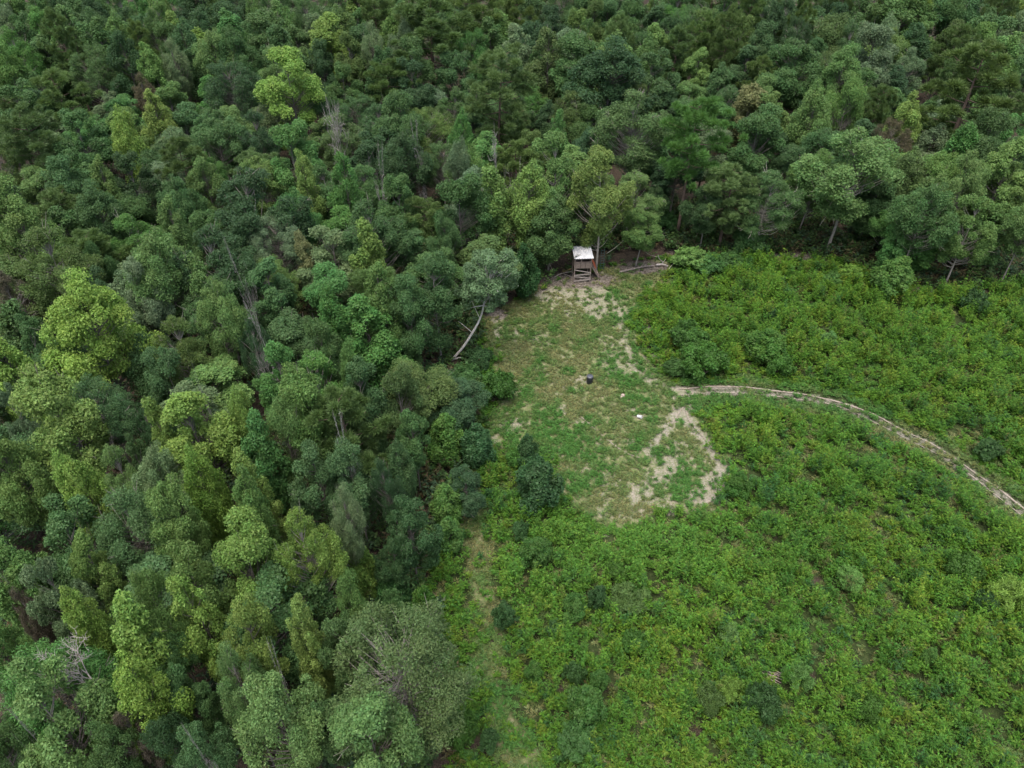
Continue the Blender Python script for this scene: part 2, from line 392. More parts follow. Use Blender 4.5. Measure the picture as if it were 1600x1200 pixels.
def shrub(seed, H, W, nleaf, L=.16, Wd=.085, ncl=26):
    rng = np.random.default_rng(seed)
    D = unit(sphere_dirs(ncl, rng, -.1)+rng.normal(size=(ncl, 3))*.3); D[:, 2] = np.abs(D[:, 2]); rad = .35+.8*rng.random(ncl)
    C = np.stack([D[:, 0]*W/2*rad, D[:, 1]*W/2*rad, H*.42+D[:, 2]*H*.42*(.7+.3*rng.random(ncl))], 1)
    rc = W*(.11+.1*rng.random(ncl)); cnt = (nleaf*rc**2/(rc**2).sum()).astype(int); idx = np.repeat(np.arange(ncl), cnt)
    d = unit(rng.normal(size=(len(idx), 3))+.5*D[idx]+np.array([0, 0, .3])); P = C[idx]+d*(rc[idx]*rng.random(len(idx))**.35)[:, None]
    ns = 14; sd = unit(rng.normal(size=(ns, 3))+np.array([0, 0, .9])); sd[:, 2] = np.abs(sd[:, 2]); si = np.repeat(np.arange(ns), nleaf//70)   # shoots that stick out
    st = rng.random(len(si)); sP = np.array([0, 0, H*.4]) + sd[si]*(np.array([W*.5, W*.5, H*.62])*(.55+.62*st)[:, None]) + rng.normal(size=(len(si), 3))*W*.035*(1.3-st)[:, None]
    P = np.vstack([P, sP]); d = np.vstack([d, sd[si]]); idx = np.concatenate([idx, si % ncl])
    P[:, 2] = np.maximum(P[:, 2], .06)
    Nn = unit(d*.7+np.array([0, 0, .4])+rng.normal(size=d.shape)*.6); V, Fc = leaves(P, Nn, np.full(len(P), L), np.full(len(P), Wd), rng)
    tone = np.zeros((len(P), 3)); ct = rng.random(ncl); tone[:, 0] = .5*ct[idx]+.5*rng.random(len(P)); tone[:, 1] = .25+.5*rng.random(len(P))
    mb = MB()
    for i in range(ncl): mb.tube(limb_curve((D[i, 0]*.06, D[i, 1]*.06, -.05), C[i], rng), np.linspace(.035, .01, 5), 4, False)
    return mesh_np('crown', V, Fc, M_LEAF, ('tone', tone)), mb.mesh('stems', M_BARK, True), H, W
def dead_tree(seed, H, W, spread=.75, depth=4, r0=.15, up=.35):
    rng = np.random.default_rng(seed); T = MB(); B = MB()
    def grow(p, d, ln, r, lev):
        pts = [p]; q = p; n = 5
        for i in range(n):
            d = unit(d + rng.normal(size=3)*.16 + np.array([0, 0, up*.12])); q = q+d*ln/n; pts.append(q)
        (T if lev == 0 else B).tube(pts, np.linspace(r, r*.5, n+1), 6 if lev == 0 else 4, lev == 0)
        if lev >= depth: return
        for k in range(5 if lev == 0 else 4):
            s = pts[int(rng.integers(2, n+1))] if k else pts[-1]
            dv = unit(d + unit(rng.normal(size=3)*np.array([1, 1, .6]))*spread)
            grow(s, dv, ln*(.5+.25*rng.random()), max(.024, r*.52), lev+1)
    grow(np.array([0, 0, -.1]), np.array([0, 0, 1.]), H*.45, r0, 0)
    V = np.array(B.v); ex = 2*np.abs(V[:, :2]).max(); hz = V[:, 2].max()
    for b in (T, B): b.v = [(x*W/ex, y*W/ex, z*H/hz) for x, y, z in b.v]
    return B.mesh('branches', M_BARK, True), T.mesh('trunk', M_BARK, True), H, W

PROTO = {
 'R': [broad_tree(100+i, H, W, fr, nc, 40000, .145, .112, rc_k=.122, zmin=-.95, lobes=6+i % 4) for i, (H, W, fr, nc) in enumerate(
      [(12, 5.6, .78, 92), (13, 6.2, .76, 104), (11.5, 5.2, .82, 84), (12.5, 6.2, .72, 100), (12, 4.8, .86, 90), (13, 7.2, .70, 120), (12, 5.8, .80, 90)])],
 'P': [broad_tree(200+i, H, W, fr, nc, 30000, .16, .12, 'cone', rc_k=.14, zmin=-.95, bare=4) for i, (H, W, fr, nc) in enumerate(
      [(13, 4.4, .80, 80), (12, 4.0, .84, 72), (13.5, 4.8, .76, 88), (12.5, 5.2, .76, 90), (12, 4.4, .86, 80)])],
 'F': [broad_tree(300+i, H, W, fr, nc, 44000, .14, .07, rc_k=.095, flat=.85, zmin=-.95, bare=22) for i, (H, W, fr, nc) in enumerate(
      [(12, 6.2, .78, 160), (13, 7.2, .74, 180), (11, 5.6, .82, 140), (12, 6.6, .78, 170)])],
 'N': [pine_tree(400+i, H, W, fr, 130, 32000) for i, (H, W, fr) in enumerate([(16, 6.4, .62), (15, 5.6, .66), (17, 7.0, .52), (14, 5.4, .72)])],
 'C': [broad_tree(500+i, H, W, .9, nc, 15000, .17, .125, 'column', rc_k=.2, trunk_r=.09, zmin=-.95, bare=2) for i, (H, W, nc) in enumerate(
      [(10, 2.7, 56), (9, 2.5, 48), (11, 3.0, 62)])],
 'Y': [broad_tree(600+i, H, W, .93, nc, 12000, .15, .105, 'cone', rc_k=.17, trunk_r=.05, zmin=-.98, bare=1) for i, (H, W, nc) in enumerate(
      [(4.2, 2.2, 50), (3.8, 2.3, 46), (4.6, 2.4, 54)])],
 'S': [shrub(700+i, H, W, 7000) for i, (H, W) in enumerate([(1.9, 2.0), (1.7, 2.2), (2.2, 2.0), (1.5, 2.1)])],
 'B': [shrub(750+i, H, W, 5000, .3, .05, 18) for i, (H, W) in enumerate([(1.8, 1.8), (1.6, 2.0)])],
 'D': [dead_tree(800+i, H, W, sp_) for i, (H, W, sp_) in enumerate([(10, 5, 1.05), (11, 5, .9), (9, 6, 1.2)])],
 'K': [dead_tree(850+i, 9, 1.3, .45, 3, .1) for i in range(2)],
}
NAMES = {'R': ('broadleaf_tree', 'broadleaf tree', 'tree'), 'P': ('tapering_tree', 'tapering tree', 'tree'), 'F': ('fine_leaved_tree', 'fine-leaved tree', 'tree'),
         'N': ('pine_tree', 'pine', 'pine'), 'C': ('slender_tree', 'slender columnar tree', 'tree'), 'Y': ('sapling', 'young sapling', 'sapling'),
         'S': ('shrub', 'rounded shrub', 'shrub'), 'B': ('shrub', 'spiky-leaved shrub', 'shrub'), 'D': ('dead_tree', 'leafless dead tree', 'dead tree'), 'K': ('dead_tree', 'thin dead snag', 'dead tree')}
PAL = {'lime': ((.172, .300, .062), 'bright lime-green'), 'yell': ((.160, .255, .062), 'yellow-green'), 'bright': ((.084, .205, .054), 'fresh green'), 'mid': ((.070, .148, .050), 'mid-green'),
       'dark': ((.044, .096, .038), 'dark green'), 'blue': ((.074, .150, .054), 'blue-green'), 'silver': ((.128, .205, .100), 'pale silvery-green'), 'olive': ((.088, .152, .048), 'olive-green'),
       'brown': ((.090, .085, .058), 'brownish'), 'tan': ((.17, .20, .085), 'tan-yellow'), 'light': ((.118, .218, .064), 'light green'), 'grey': ((.34, .325, .305), 'grey'), 'white': ((.45, .435, .41), 'whitish')}
BARK = {'N': (.115, .085, .068), 'R': (.15, .138, .122), 'P': (.15, .138, .122), 'F': (.24, .225, .20), 'C': (.16, .15, .13), 'Y': (.13, .11, .09), 'S': (.12, .10, .08), 'B': (.12, .10, .08)}

# ------------------------------------------------------------------ which trees stand where: kind, colour, crown centre (photo px), crown width px[, options]
HERO = [
 ('R','silver',34,71,55),('R','light',20,132,62),('P','light',116,67,52),('P','light',186,78,46),('P','light',253,24,42),('P','yell',277,74,46),('R','blue',233,68,52),
 ('C','tan',359,78,34),('C','lime',317,98,32),('P','light',253,128,46),('R','lime',449,152,95,{'lm':'the lime crown beside the pines'}),('R','yell',513,84,78),
 ('P','lime',202,233,50,{'lm':'the small upper-left lime crown'}),('P','yell',256,202,46),('R','bright',459,260,74,{'lm':'the round fresh-green crown'}),('P','yell',486,300,40),
 ('C','brown',108,108,30),('P','light',175,312,46),('R','mid',169,352,76),('R','blue',111,314,72),('R','light',44,368,90),('R','mid',294,331,62),
 ('F','dark',398,337,130,{'lm':'the great dark round crown'}),('R','dark',216,300,70),('R','blue',344,233,70),('R','mid',40,189,80),('N','olive',101,165,84),('N','olive',61,230,90),
 ('R','mid',135,236,80),('N','olive',290,270,72),('F','dark',371,152,80),('F','brown',230,162,42),('R','blue',422,71,80),('R','dark',320,34,90),('R','mid',108,24,70),
 ('R','light',24,20,60),('F','dark',405,229,62),('P','light',280,381,54),('D','grey',527,200,50,{'H':13}),
 ('P','yell',560,34,60),('R','light',611,20,60),('N','olive',672,61,122,{'H':16,'lm':'the wide topmost olive pine'}),('N','olive',746,34,92,{'H':16}),('N','olive',776,152,106,{'H':16,'lm':'the bushy olive pine'}),
 ('R','blue',574,88,60),('P','yell',540,105,46),('R','blue',982,51,56),('R','mid',948,20,52),('R','mid',1050,27,62),('R','mid',895,111,90),('R','dark',952,138,118),
 ('F','olive',982,216,122,{'lm':'the domed olive crown'}),('P','bright',874,222,32,{'H':10}),('F','olive',898,189,66,{'H':10}),('P','bright',719,233,36),('R','blue',621,202,76),
 ('D','grey',786,245,85,{'H':14,'lm':'the pale spreading dead tree'}),('R','light',888,263,76,{'base':(866,396)}),('R','yell',965,292,86,{'base':(931,424),'lm':'the yellow-green tree over the stand','noskip':1}),
 ('P','yell',834,304,66,{'base':(822,420)}),('R','light',1009,354,62,{'base':(992,418)}),('R','silver',719,280,46),('R','mid',722,340,90),('C','light',773,335,44),('P','bright',543,310,50),
 ('R','mid',624,337,72),('F','mid',580,381,95),('R','blue',699,391,46),('R','dark',645,145,62),('D','grey',587,268,36,{'H':13}),('D','grey',665,230,34,{'H':13}),('R','dark',631,262,70),
 ('R','mid',540,152,56),('R','mid',1009,135,72),('R','light',1019,92,56),('R','blue',834,44,62),('R','mid',911,37,56),
 ('N','bright',1086,225,98,{'base':(1058,368),'proto':2,'lm':'the tall bare-trunked pine'}),('F','olive',1100,67,86),('R','olive',1161,78,52),('R','mid',1151,20,90),('R','blue',1249,37,90),('R','olive',1293,81,80),
 ('R','mid',1397,40,108),('N','yell',1418,5,80,{'H':16}),('R','silver',1357,101,76),('R','mid',1235,125,92),('R','blue',1165,121,62),('R','light',1303,142,70),('P','light',1269,196,62),
 ('R','light',1327,186,62),('P','yell',1411,216,56,{'lm':'the right-hand yellow-green crown'}),('C','bright',1482,260,42,{'lm':'the pointed fresh-green tree'}),('R','light',1306,262,125,{'base':(1290,396),'proto':1,'lm':'the large field-edge dome tree'}),
 ('C','tan',1165,186,48),('R','mid',1181,229,90),('F','blue',1178,306,90,{'base':(1180,400)}),('N','olive',1512,152,130,{'H':17,'lm':'the great brownish-olive pine'}),('R','mid',1546,84,90),('R','blue',1586,142,62),
 ('P','olive',1414,287,50),('R','mid',1424,334,82,{'base':(1400,446)}),('R','light',1495,304,62),('R','light',1499,348,66,{'base':(1475,448)}),('R','light',1566,287,80),('R','light',1590,348,64,{'base':(1562,446)}),
 ('R','blue',1529,236,92),('F','brown',1384,240,52),('C','bright',1438,390,50,{'H':6}),('C','bright',1397,388,36,{'H':7}),('R','dark',1104,332,62,{'H':8}),('R','mid',1499,30,100),('R','yell',1586,51,52),
 ('R','lime',152,535,132,{'lm':'the largest lime crown'}),('P','lime',44,599,76),('R','yell',118,670,130,{'lm':'the broad far-left yellow-green crown'}),('R','mid',67,562,56),('R','lime',322,690,112,{'lm':'the rounded lime crown'}),
 ('P','yell',383,677,50),('R','bright',442,606,72),('R','light',483,650,100),('R','light',450,690,70),('C','bright',415,731,46),('D','grey',418,511,70,{'H':14,'proto':1,'lm':'the bare grey dead tree'}),
 ('K','grey',324,613,18,{'H':13,'lm':'the thin grey snag'}),('C','yell',263,704,34),('R','light',44,765,86),('R','silver',51,678,42),('F','brown',71,628,38),('R','dark',159,478,66),('R','mid',169,430,42),
 ('R','light',270,444,95),('R','silver',236,484,62),('R','light',348,518,70),('R','blue',280,602,66),('F','olive',287,562,80),('F','dark',341,430,112),('F','olive',91,437,120),('F','brown',30,484,62),
 ('R','mid',422,464,70),('C','bright',520,530,42),('R','mid',506,559,62),('F','dark',405,562,52),('P','lime',148,778,62),('F','light',202,774,62),('R','silver',260,778,70),('P','lime',320,781,60),
 ('P','yell',405,781,60),('R','blue',506,754,82),('R','blue',233,741,42),('C','tan',483,422,32),('D','grey',391,417,32,{'H':14}),('F','dark',246,682,52),
 ('C','yell',581,425,44,{'lm':'the slender yellow-green tree'}),('P','light',604,490,62),('R','blue',665,451,84,{'base':(690,566)}),('R','blue',640,500,70),('R','mid',651,565,62,{'base':(640,610)}),
 ('Y','dark',827,440,44,{'H':6,'base':(822,466)}),('S','blue',776,606,54,{'H':2.6}),('R','dark',712,632,90,{'H':5.5}),('R','olive',631,633,62),('R','blue',574,636,76),('R','blue',648,690,56,{'H':9}),
 ('Y','light',695,690,56,{'H':5}),('Y','dark',746,697,50,{'H':4.5}),('Y','dark',824,707,34,{'H':3.4}),('Y','dark',840,758,66,{'H':5,'lm':'the dark clearing-edge sapling'}),('S','bright',806,716,32,{'H':1.6}),
 ('P','mid',628,744,46,{'H':8}),('D','white',550,695,40,{'H':13,'proto':2,'lm':'the twisted whitish dead tree'}),('R','blue',557,764,82),('F','dark',611,780,56),('R','dark',729,764,60,{'H':5}),('Y','light',695,790,48,{'H':4}),('R','light',550,609,44),
 ('R','blue',121,861,110),('F','mid',209,842,130),('R','light',277,834,80),('R','lime',391,894,112,{'lm':'the tall lower-left lime crown'}),('F','yell',479,884,92),('P','light',398,820,60),('R','light',34,925,86),
 ('R','silver',101,948,70),('P','lime',142,990,56),('R','yell',162,907,60),('R','light',300,925,92),('R','light',250,975,80),('P','lime',327,982,70),('R','yell',398,1022,86,{'lm':'the yellow-green crown near the bottom'}),
 ('P','yell',483,1009,60),('C','lime',246,1040,62,{'H':12}),('P','lime',240,1110,80,{'H':12,'lm':'the lime column near the bottom'}),('R','light',105,1141,135,{'lm':'the broad bottom-left green crown'}),('F','light',378,1097,86),('R','blue',304,1094,62),
 ('R','light',449,1151,122),('R','mid',520,1141,70),('F','brown',216,1164,62),('R','mid',325,1196,80),('R','mid',200,1200,80),('R','dark',270,1168,70,{'H':9}),('R','mid',10,1190,80),('D','white',425,1056,34,{'H':12}),('D','grey',37,1151,40,{'H':12}),('D','grey',331,1175,34,{'H':12}),('R','light',24,1043,70),
 ('F','brown',64,972,46),('R','mid',280,1040,60),('D','grey',6,885,40,{'H':13}),('R','blue',536,1023,76),
 ('F','silver',543,834,62),('R','dark',641,834,80,{'H':9}),('R','dark',611,888,52,{'H':7}),('Y','yell',567,891,50,{'H':6}),('S','dark',618,938,54,{'H':3.5}),('Y','blue',662,955,48,{'H':4.5}),
 ('R','light',564,975,62),('R','blue',621,975,56,{'H':9}),('F','olive',632,1070,195,{'H':12,'lm':'the big fine-leaved tree'}),('R','light',590,1178,135),('S','blue',722,1141,52,{'H':3}),
 ('Y','light',702,834,42,{'H':3.5}),('S','yell',675,878,22,{'H':1.2}),('S','dark',813,830,28,{'H':1.8}),('Y','blue',837,861,48,{'H':2.6}),('Y','dark',790,959,34,{'H':2.6}),('Y','blue',898,948,38,{'H':2.4}),
 ('Y','dark',935,932,30,{'H':2.2}),('B','olive',982,942,54,{'H':1.9}),('Y','blue',834,1050,28,{'H':2}),('S','dark',898,1053,34,{'H':1.5}),('Y','blue',918,1100,56,{'H':3.2,'lm':'the plump blue-green sapling'}),('Y','blue',938,1063,30,{'H':2.2}),
 ('S','dark',766,1158,32,{'H':1.7}),('S','blue',962,894,30,{'H':1.6}),('S','blue',992,1006,40,{'H':1.7}),('S','mid',901,1158,60,{'H':1.8}),('S','mid',868,986,30,{'H':1.5}),('Y','light',884,969,16,{'H':1.7}),
 ('S','blue',1073,527,58,{'H':2.6}),('S','blue',1098,566,70,{'H':2.7}),('S','mid',1056,574,36,{'H':1.6}),('Y','blue',1198,540,62,{'H':3.2}),('S','blue',1219,570,42,{'H':2}),('Y','light',1296,532,26,{'H':1.9}),('S','dark',1205,491,22,{'H':1.4}),
 ('Y','blue',1154,758,38,{'H':2.2}),('S','dark',1546,704,38,{'H':1.8}),('S','blue',1232,724,26,{'H':1.5}),('S','dark',1522,471,40,{'H':2.4}),('S','light',1300,437,26,{'H':1.6}),('S','dark',684,596,56,{'H':2.4}),('S','mid',728,588,46,{'H':2.0}),('S','dark',748,560,40,{'H':1.8}),('R','dark',1020,322,44,{'H':6}),('S','mid',1035,345,44,{'H':2.2}),('S','yell',1330,428,34,{'H':1.8}),
 ('S','light',1080,405,52,{'H':2.2}),('S','mid',1112,412,48,{'H':1.8}),('S','mid',1140,411,42,{'H':1.9}),('Y','light',1397,432,60,{'H':4.5}),('S','mid',1172,380,50,{'H':2.8}),
 ('S','dark',1192,1094,52,{'H':2.2,'lm':'the very dark round shrub'}),('B','yell',1141,1080,36,{'H':1.7}),('B','olive',1110,1094,42,{'H':1.7}),('Y','light',1141,996,34,{'H':2.2}),('S','blue',1505,888,52,{'H':1.9}),
 ('B','yell',1580,928,54,{'H':1.9}),('S','dark',1536,942,32,{'H':1.8}),('S','blue',1354,1104,42,{'H':1.8}),('S','light',1327,905,42,{'H':1.6}),('B','light',1246,1056,42,{'H':1.6}),('Y','light',1451,1026,22,{'H':1.7}),
 ('S','blue',1073,1097,32,{'H':1.8})
]
rnd = random.Random(11)
PLACED = []                                        # dicts of what stands where
def place(kind, colour, x, y, wpx, opt):
    k = opt.get('proto', rnd.randrange(len(PROTO[kind]))); pc, pt, pH, pW = PROTO[kind][k]
    low = kind in 'SBY'
    H = opt.get('H'); g = np.array
    if 'base' in opt:
        b = at(*opt['base']); d = proj(b[0], b[1], 6)[2]; Wm = wpx*d/F
        lo, hi = .3, 18
        for _ in range(30):
            z = (lo+hi)/2
            if proj(b[0], b[1], z)[1] > y: lo = z
            else: hi = z
        H = H or z/(.70 if kind != 'N' else .70) ; X, Y = b[0], b[1]
    else:
        Wm = 5
        for _ in range(4):
            if opt.get('H') is None: H = min(15, max(9.5, 8.2+.75*Wm)) + (1.5 if colour in ('lime', 'yell', 'light', 'bright', 'silver') else -.3)
            zc = H*{'R': .61, 'P': .60, 'F': .61, 'C': .55, 'N': .68, 'D': .72, 'K': .72}.get(kind, .5)
            p = at(x, y, zc); d = proj(p[0], p[1], zc)[2]; Wm = wpx*d/F
        X, Y = p[0], p[1]
    sxy = Wm/pW*(1.0 if low else 1.06); sz = H/pH
    PLACED.append(dict(kind=kind, colour=colour, px=x, py=y, w=wpx, X=X, Y=Y, H=H, Wm=Wm, k=k, sxy=sxy, sz=sz, rz=rnd.random()*6.283,
                       tilt=(rnd.gauss(0, .025), rnd.gauss(0, .025)), lm=opt.get('lm'), opt=opt))
for h in HERO: place(h[0], h[1], h[2], h[3], h[4], h[5] if len(h) > 5 else {})
NHERO = len(PLACED)
# trees that fill the rest of the wood
HX = np.array([(p['X'], p['Y'], p['Wm'] if p['H'] > 5 else 0) for p in PLACED])
fr = random.Random(5); filled = []
KEEPOUT = [(695, 480, 770, 580), (885, 380, 955, 450), (1055, 310, 1080, 375)]     # seen clear in the photograph: leaning trunk, stand, pine trunk
DEADX = [(p['X'], p['Y']) for p in PLACED if p['kind'] in 'DK']
for it in range(50000):
    X = fr.uniform(-125, 125); Y = fr.uniform(6, 190); H = fr.uniform(7.5, 10.2) if Y < 100 else fr.uniform(11, 14)
    px, py, d = proj(X, Y, H*.8)
    if not (-60 < px < 1660 and -70 < py < 1250): continue
    if float(sdist(FIELD, np.array(X), np.array(Y))) > -1.0: continue
    dd = np.hypot(HX[:, 0]-X, HX[:, 1]-Y)
    if np.any(dd < np.maximum(2.3, HX[:, 2]*.43)): continue
    if any(math.hypot(a-X, b-Y) < 4.0 for a, b in filled): continue
    cw = 3.2*F/float(d)
    if any(x0-cw*.6 < px < x1+cw*.6 and y0-cw*.9 < py < y1+cw*.6 for x0, y0, x1, y1 in KEEPOUT): continue
    if any(abs(a-X) < 3.0 and -8 < Y-b < 1.5 for a, b in DEADX): continue
    bx, by, _ = proj(X, Y, 0)
    if 880 < bx < 1060 and 385 < by < 470: continue
    filled.append((X, Y))
    kind = fr.choice('RRRRRFFPPCN' if Y < 60 else 'RRRRFFPPN'); colour = fr.choice(['mid', 'mid', 'dark', 'blue', 'light', 'olive', 'light', 'mid', 'bright', 'silver'])
    if kind == 'N': colour = 'olive'; H *= 1.1
    k = fr.randrange(len(PROTO[kind])); pc, pt, pH, pW = PROTO[kind][k]; Wm = fr.uniform(4.2, 6.2)*(.55 if kind == 'C' else 1)
    px, py, d = proj(X, Y, H*.7)
    PLACED.append(dict(kind=kind, colour=colour, px=float(px), py=float(py), w=Wm*F/float(d), X=X, Y=Y, H=H, Wm=Wm, k=k, sxy=Wm/pW, sz=H/pH, rz=fr.random()*6.283,
                       tilt=(fr.gauss(0, .03), fr.gauss(0, .03)), lm=None, opt={}))
# leave out the fill trees that the photograph would show nothing of: crowns as ellipses, nearest first
for i, p in enumerate(PLACED): p['hero'] = i < NHERO
GW, GH, GS = 420, 320, 4.0
cov = np.zeros((GH, GW), bool); gy, gx = np.mgrid[0:GH, 0:GW]; gx = gx*GS-40; gy = gy*GS-40
keep = []
for p in sorted(PLACED, key=lambda q: float(proj(q['X'], q['Y'], q['H']*.6)[2])):
    zc = p['H']*(.66 if p['H'] > 5 else .5); cx, cy, d = proj(p['X'], p['Y'], zc)
    rx = p['Wm']*F/d*.38; ch = p['H']*.26
    th = math.atan2(CAM_H-zc, p['Y']); ry = F/d*math.hypot(ch*math.cos(th), p['Wm']*.38*math.sin(th))
    el = ((gx-cx)/rx)**2+((gy-cy)/ry)**2 < 1
    inb = el & (gx >= 0) & (gx < 1600) & (gy >= 0) & (gy < 1200)
    vis = (inb & ~cov).sum()
    if p['hero'] or vis > (max(14, .10*el.sum()) if p['Y'] < 95 else 6):
        keep.append(p)
        if p['kind'] not in 'DK': cov |= el
PLACED = [p for p in PLACED if any(p is q for q in keep)]
from collections import Counter
print('KINDS', Counter(NAMES[p['kind']][0] for p in PLACED), 'hero', NHERO, 'all', len(PLACED))

# ------------------------------------------------------------------ labels that single each one out
MARKS = [(908, 415, 'the white-roofed stand'), (745, 480, 'the leaning pale-trunked tree'), (110, 1055, 'the fallen white dead tree'), (921, 592, 'the black barrel'),
         (1072, 618, 'the fork of the dirt track'), (1205, 1060, 'the heap of grey sticks'), (1275, 915, 'the bare brown patch'), (1570, 770, 'the track at the right edge'),
         (1590, 10, "the photo's top right corner"), (10, 10, "the photo's top left corner"), (1560, 1180, "the photo's bottom right corner"), (10, 1190, "the photo's bottom left corner")]
MARKS += [(p['px'], p['py'], p['lm']) for p in PLACED if p['lm']]
def size_word(p):
    lim = (24, 46) if p['kind'] in 'SBY' else (52, 96)
    return 'small' if p['w'] < lim[0] else 'large' if p['w'] > lim[1] else 'medium'
def rel(dx, dy):
    a = math.degrees(math.atan2(dy, dx)) % 360
    return ['right of', 'below-right of', 'below', 'below-left of', 'left of', 'above-left of', 'above', 'above-right of'][int((a+22.5)//45) % 8]
ORD = ['', 'second nearest', 'third nearest', 'fourth nearest', 'fifth nearest', 'sixth nearest', 'seventh nearest', 'eighth nearest', 'ninth nearest']
bucket = {}
for p in PLACED:
    base = f"{PAL[p['colour']][1]} {NAMES[p['kind']][1]}"
    if p['lm']:
        p['label'] = f"{size_word(p)} {base}, {p['lm']}"; continue
    best = min((math.hypot(p['px']-mx, p['py']-my), mx, my, t) for mx, my, t in MARKS)
    key = f"{size_word(p)} {base} {rel(p['px']-best[1], p['py']-best[2])} {best[3]}"
    bucket.setdefault(key, []).append((best[0], p))
for key, lst in bucket.items():
    lst.sort(key=lambda t: t[0])
    for i, (_, p) in enumerate(lst):
        p['label'] = key if len(lst) == 1 else (('nearest ' if i == 0 else ORD[min(i, 8)]+' ')+key)
GROUPS = {'R': 'trees of the mixed wood', 'P': 'trees of the mixed wood', 'F': 'trees of the mixed wood', 'C': 'trees of the mixed wood', 'N': 'pines in the wood', 'Y': 'saplings along the field',
          'S': 'shrubs in the overgrown field', 'B': 'shrubs in the overgrown field', 'D': 'dead trees in the wood', 'K': 'dead trees in the wood'}

# ------------------------------------------------------------------ ground
xs = np.unique(np.concatenate([np.linspace(-1500, -90, 16), np.linspace(-90, -32, 60), np.arange(-32, 62, .4), np.linspace(62, 110, 50), np.linspace(110, 1500, 16)]))
ys = np.unique(np.concatenate([np.linspace(-1500, 0, 12), np.linspace(0, 12, 12), np.arange(12, 84, .4), np.linspace(84, 150, 40), np.linspace(150, 2500, 18)]))
GX, GY = np.meshgrid(xs, ys); nx_, ny_ = len(xs), len(ys)
sand, litter, dry, brushm, sf, scl, dst = masks(GX.ravel(), GY.ravel())
Z = (fbm(GX.ravel()*.8, GY.ravel()*.8, 31)-.5)*.10 - .02*np.clip(sand, 0, 1) - .03
V = np.stack([GX.ravel(), GY.ravel(), Z], 1)
ii = (np.arange(ny_-1)[:, None]*nx_ + np.arange(nx_-1)[None]).ravel()
me = mesh_np('ground', V, np.stack([ii, ii+1, ii+1+nx_, ii+nx_], 1), M_GROUND, None, True)
a = me.attributes.new('mask', 'FLOAT_COLOR', 'POINT'); c = np.ones((len(V), 4), np.float32)
c[:, 0] = np.clip(sand, 0, 1); c[:, 1] = litter; c[:, 2] = dry; a.data.foreach_set('color', c.ravel())
tag(obj('ground', me), kind='structure')
# the two wheel ruts of the track: ragged ribbons of bare sand just above the soil
def ribbon(line, off, wd, seed, z=.035, gap=.0):
    rng = np.random.default_rng(seed); n = len(line)
    s = np.concatenate([[0], np.cumsum(np.hypot(*np.diff(line, axis=0).T))]); u = np.arange(0, s[-1], .09)
    X = np.interp(u, s, line[:, 0]); Y = np.interp(u, s, line[:, 1]); tx = np.gradient(X); ty = np.gradient(Y); l = np.hypot(tx, ty); nx, ny = -ty/l, tx/l
    o = off + .12*(vnoise(u*.5, 0*u, seed)-.5)*2
    wl = wd*np.clip(-.35+1.7*fbm(u*.37, 0*u+3, seed+1, 5)+.5*rng.random(len(u))*vnoise(u*.2, 0*u, seed), .04, 2)/2; wr = wd*np.clip(-.35+1.7*fbm(u*.41, 0*u+9, seed+2, 5)+.5*rng.random(len(u))*vnoise(u*.23, 0*u+4, seed), .04, 2)/2
    A = np.stack([X+nx*(o-wl), Y+ny*(o-wl), 0*u+z], 1); B = np.stack([X+nx*(o+wr), Y+ny*(o+wr), 0*u+z], 1)
    V = np.empty((2*len(u), 3)); V[0::2] = A; V[1::2] = B; i = np.arange(len(u)-1)*2
    keep = vnoise(u[:-1]*.35, 0*u[:-1]+5, seed+3) > gap; i = i[keep]
    return V, np.stack([i, i+2, i+3, i+1], 1)
def track(name, parts, label):
    Vs = []; Fs = []; n = 0
    for prt in parts: V, Fc = ribbon(*prt); Vs.append(V); Fs.append(Fc+n); n += len(V)
    o = obj(name, mesh_np(name, np.vstack(Vs), np.vstack(Fs), M_SAND)); tag(o, label, kind='structure')
track('dirt_track', [(TRACK, .36, .22, 1, .030, .06), (TRACK, -.36, .16, 2, .032, .14)], 'two-rut sandy track curving through the field')
track('dirt_path', [(SPUR1, .3, .17, 3, .038, .4), (SPUR1, -.3, .14, 4, .040, .45), (SPUR2, .1, .18, 5, .042, .42), (TRAILC, 0, .1, 6, .044, .45)], 'worn sandy paths in the clearing')

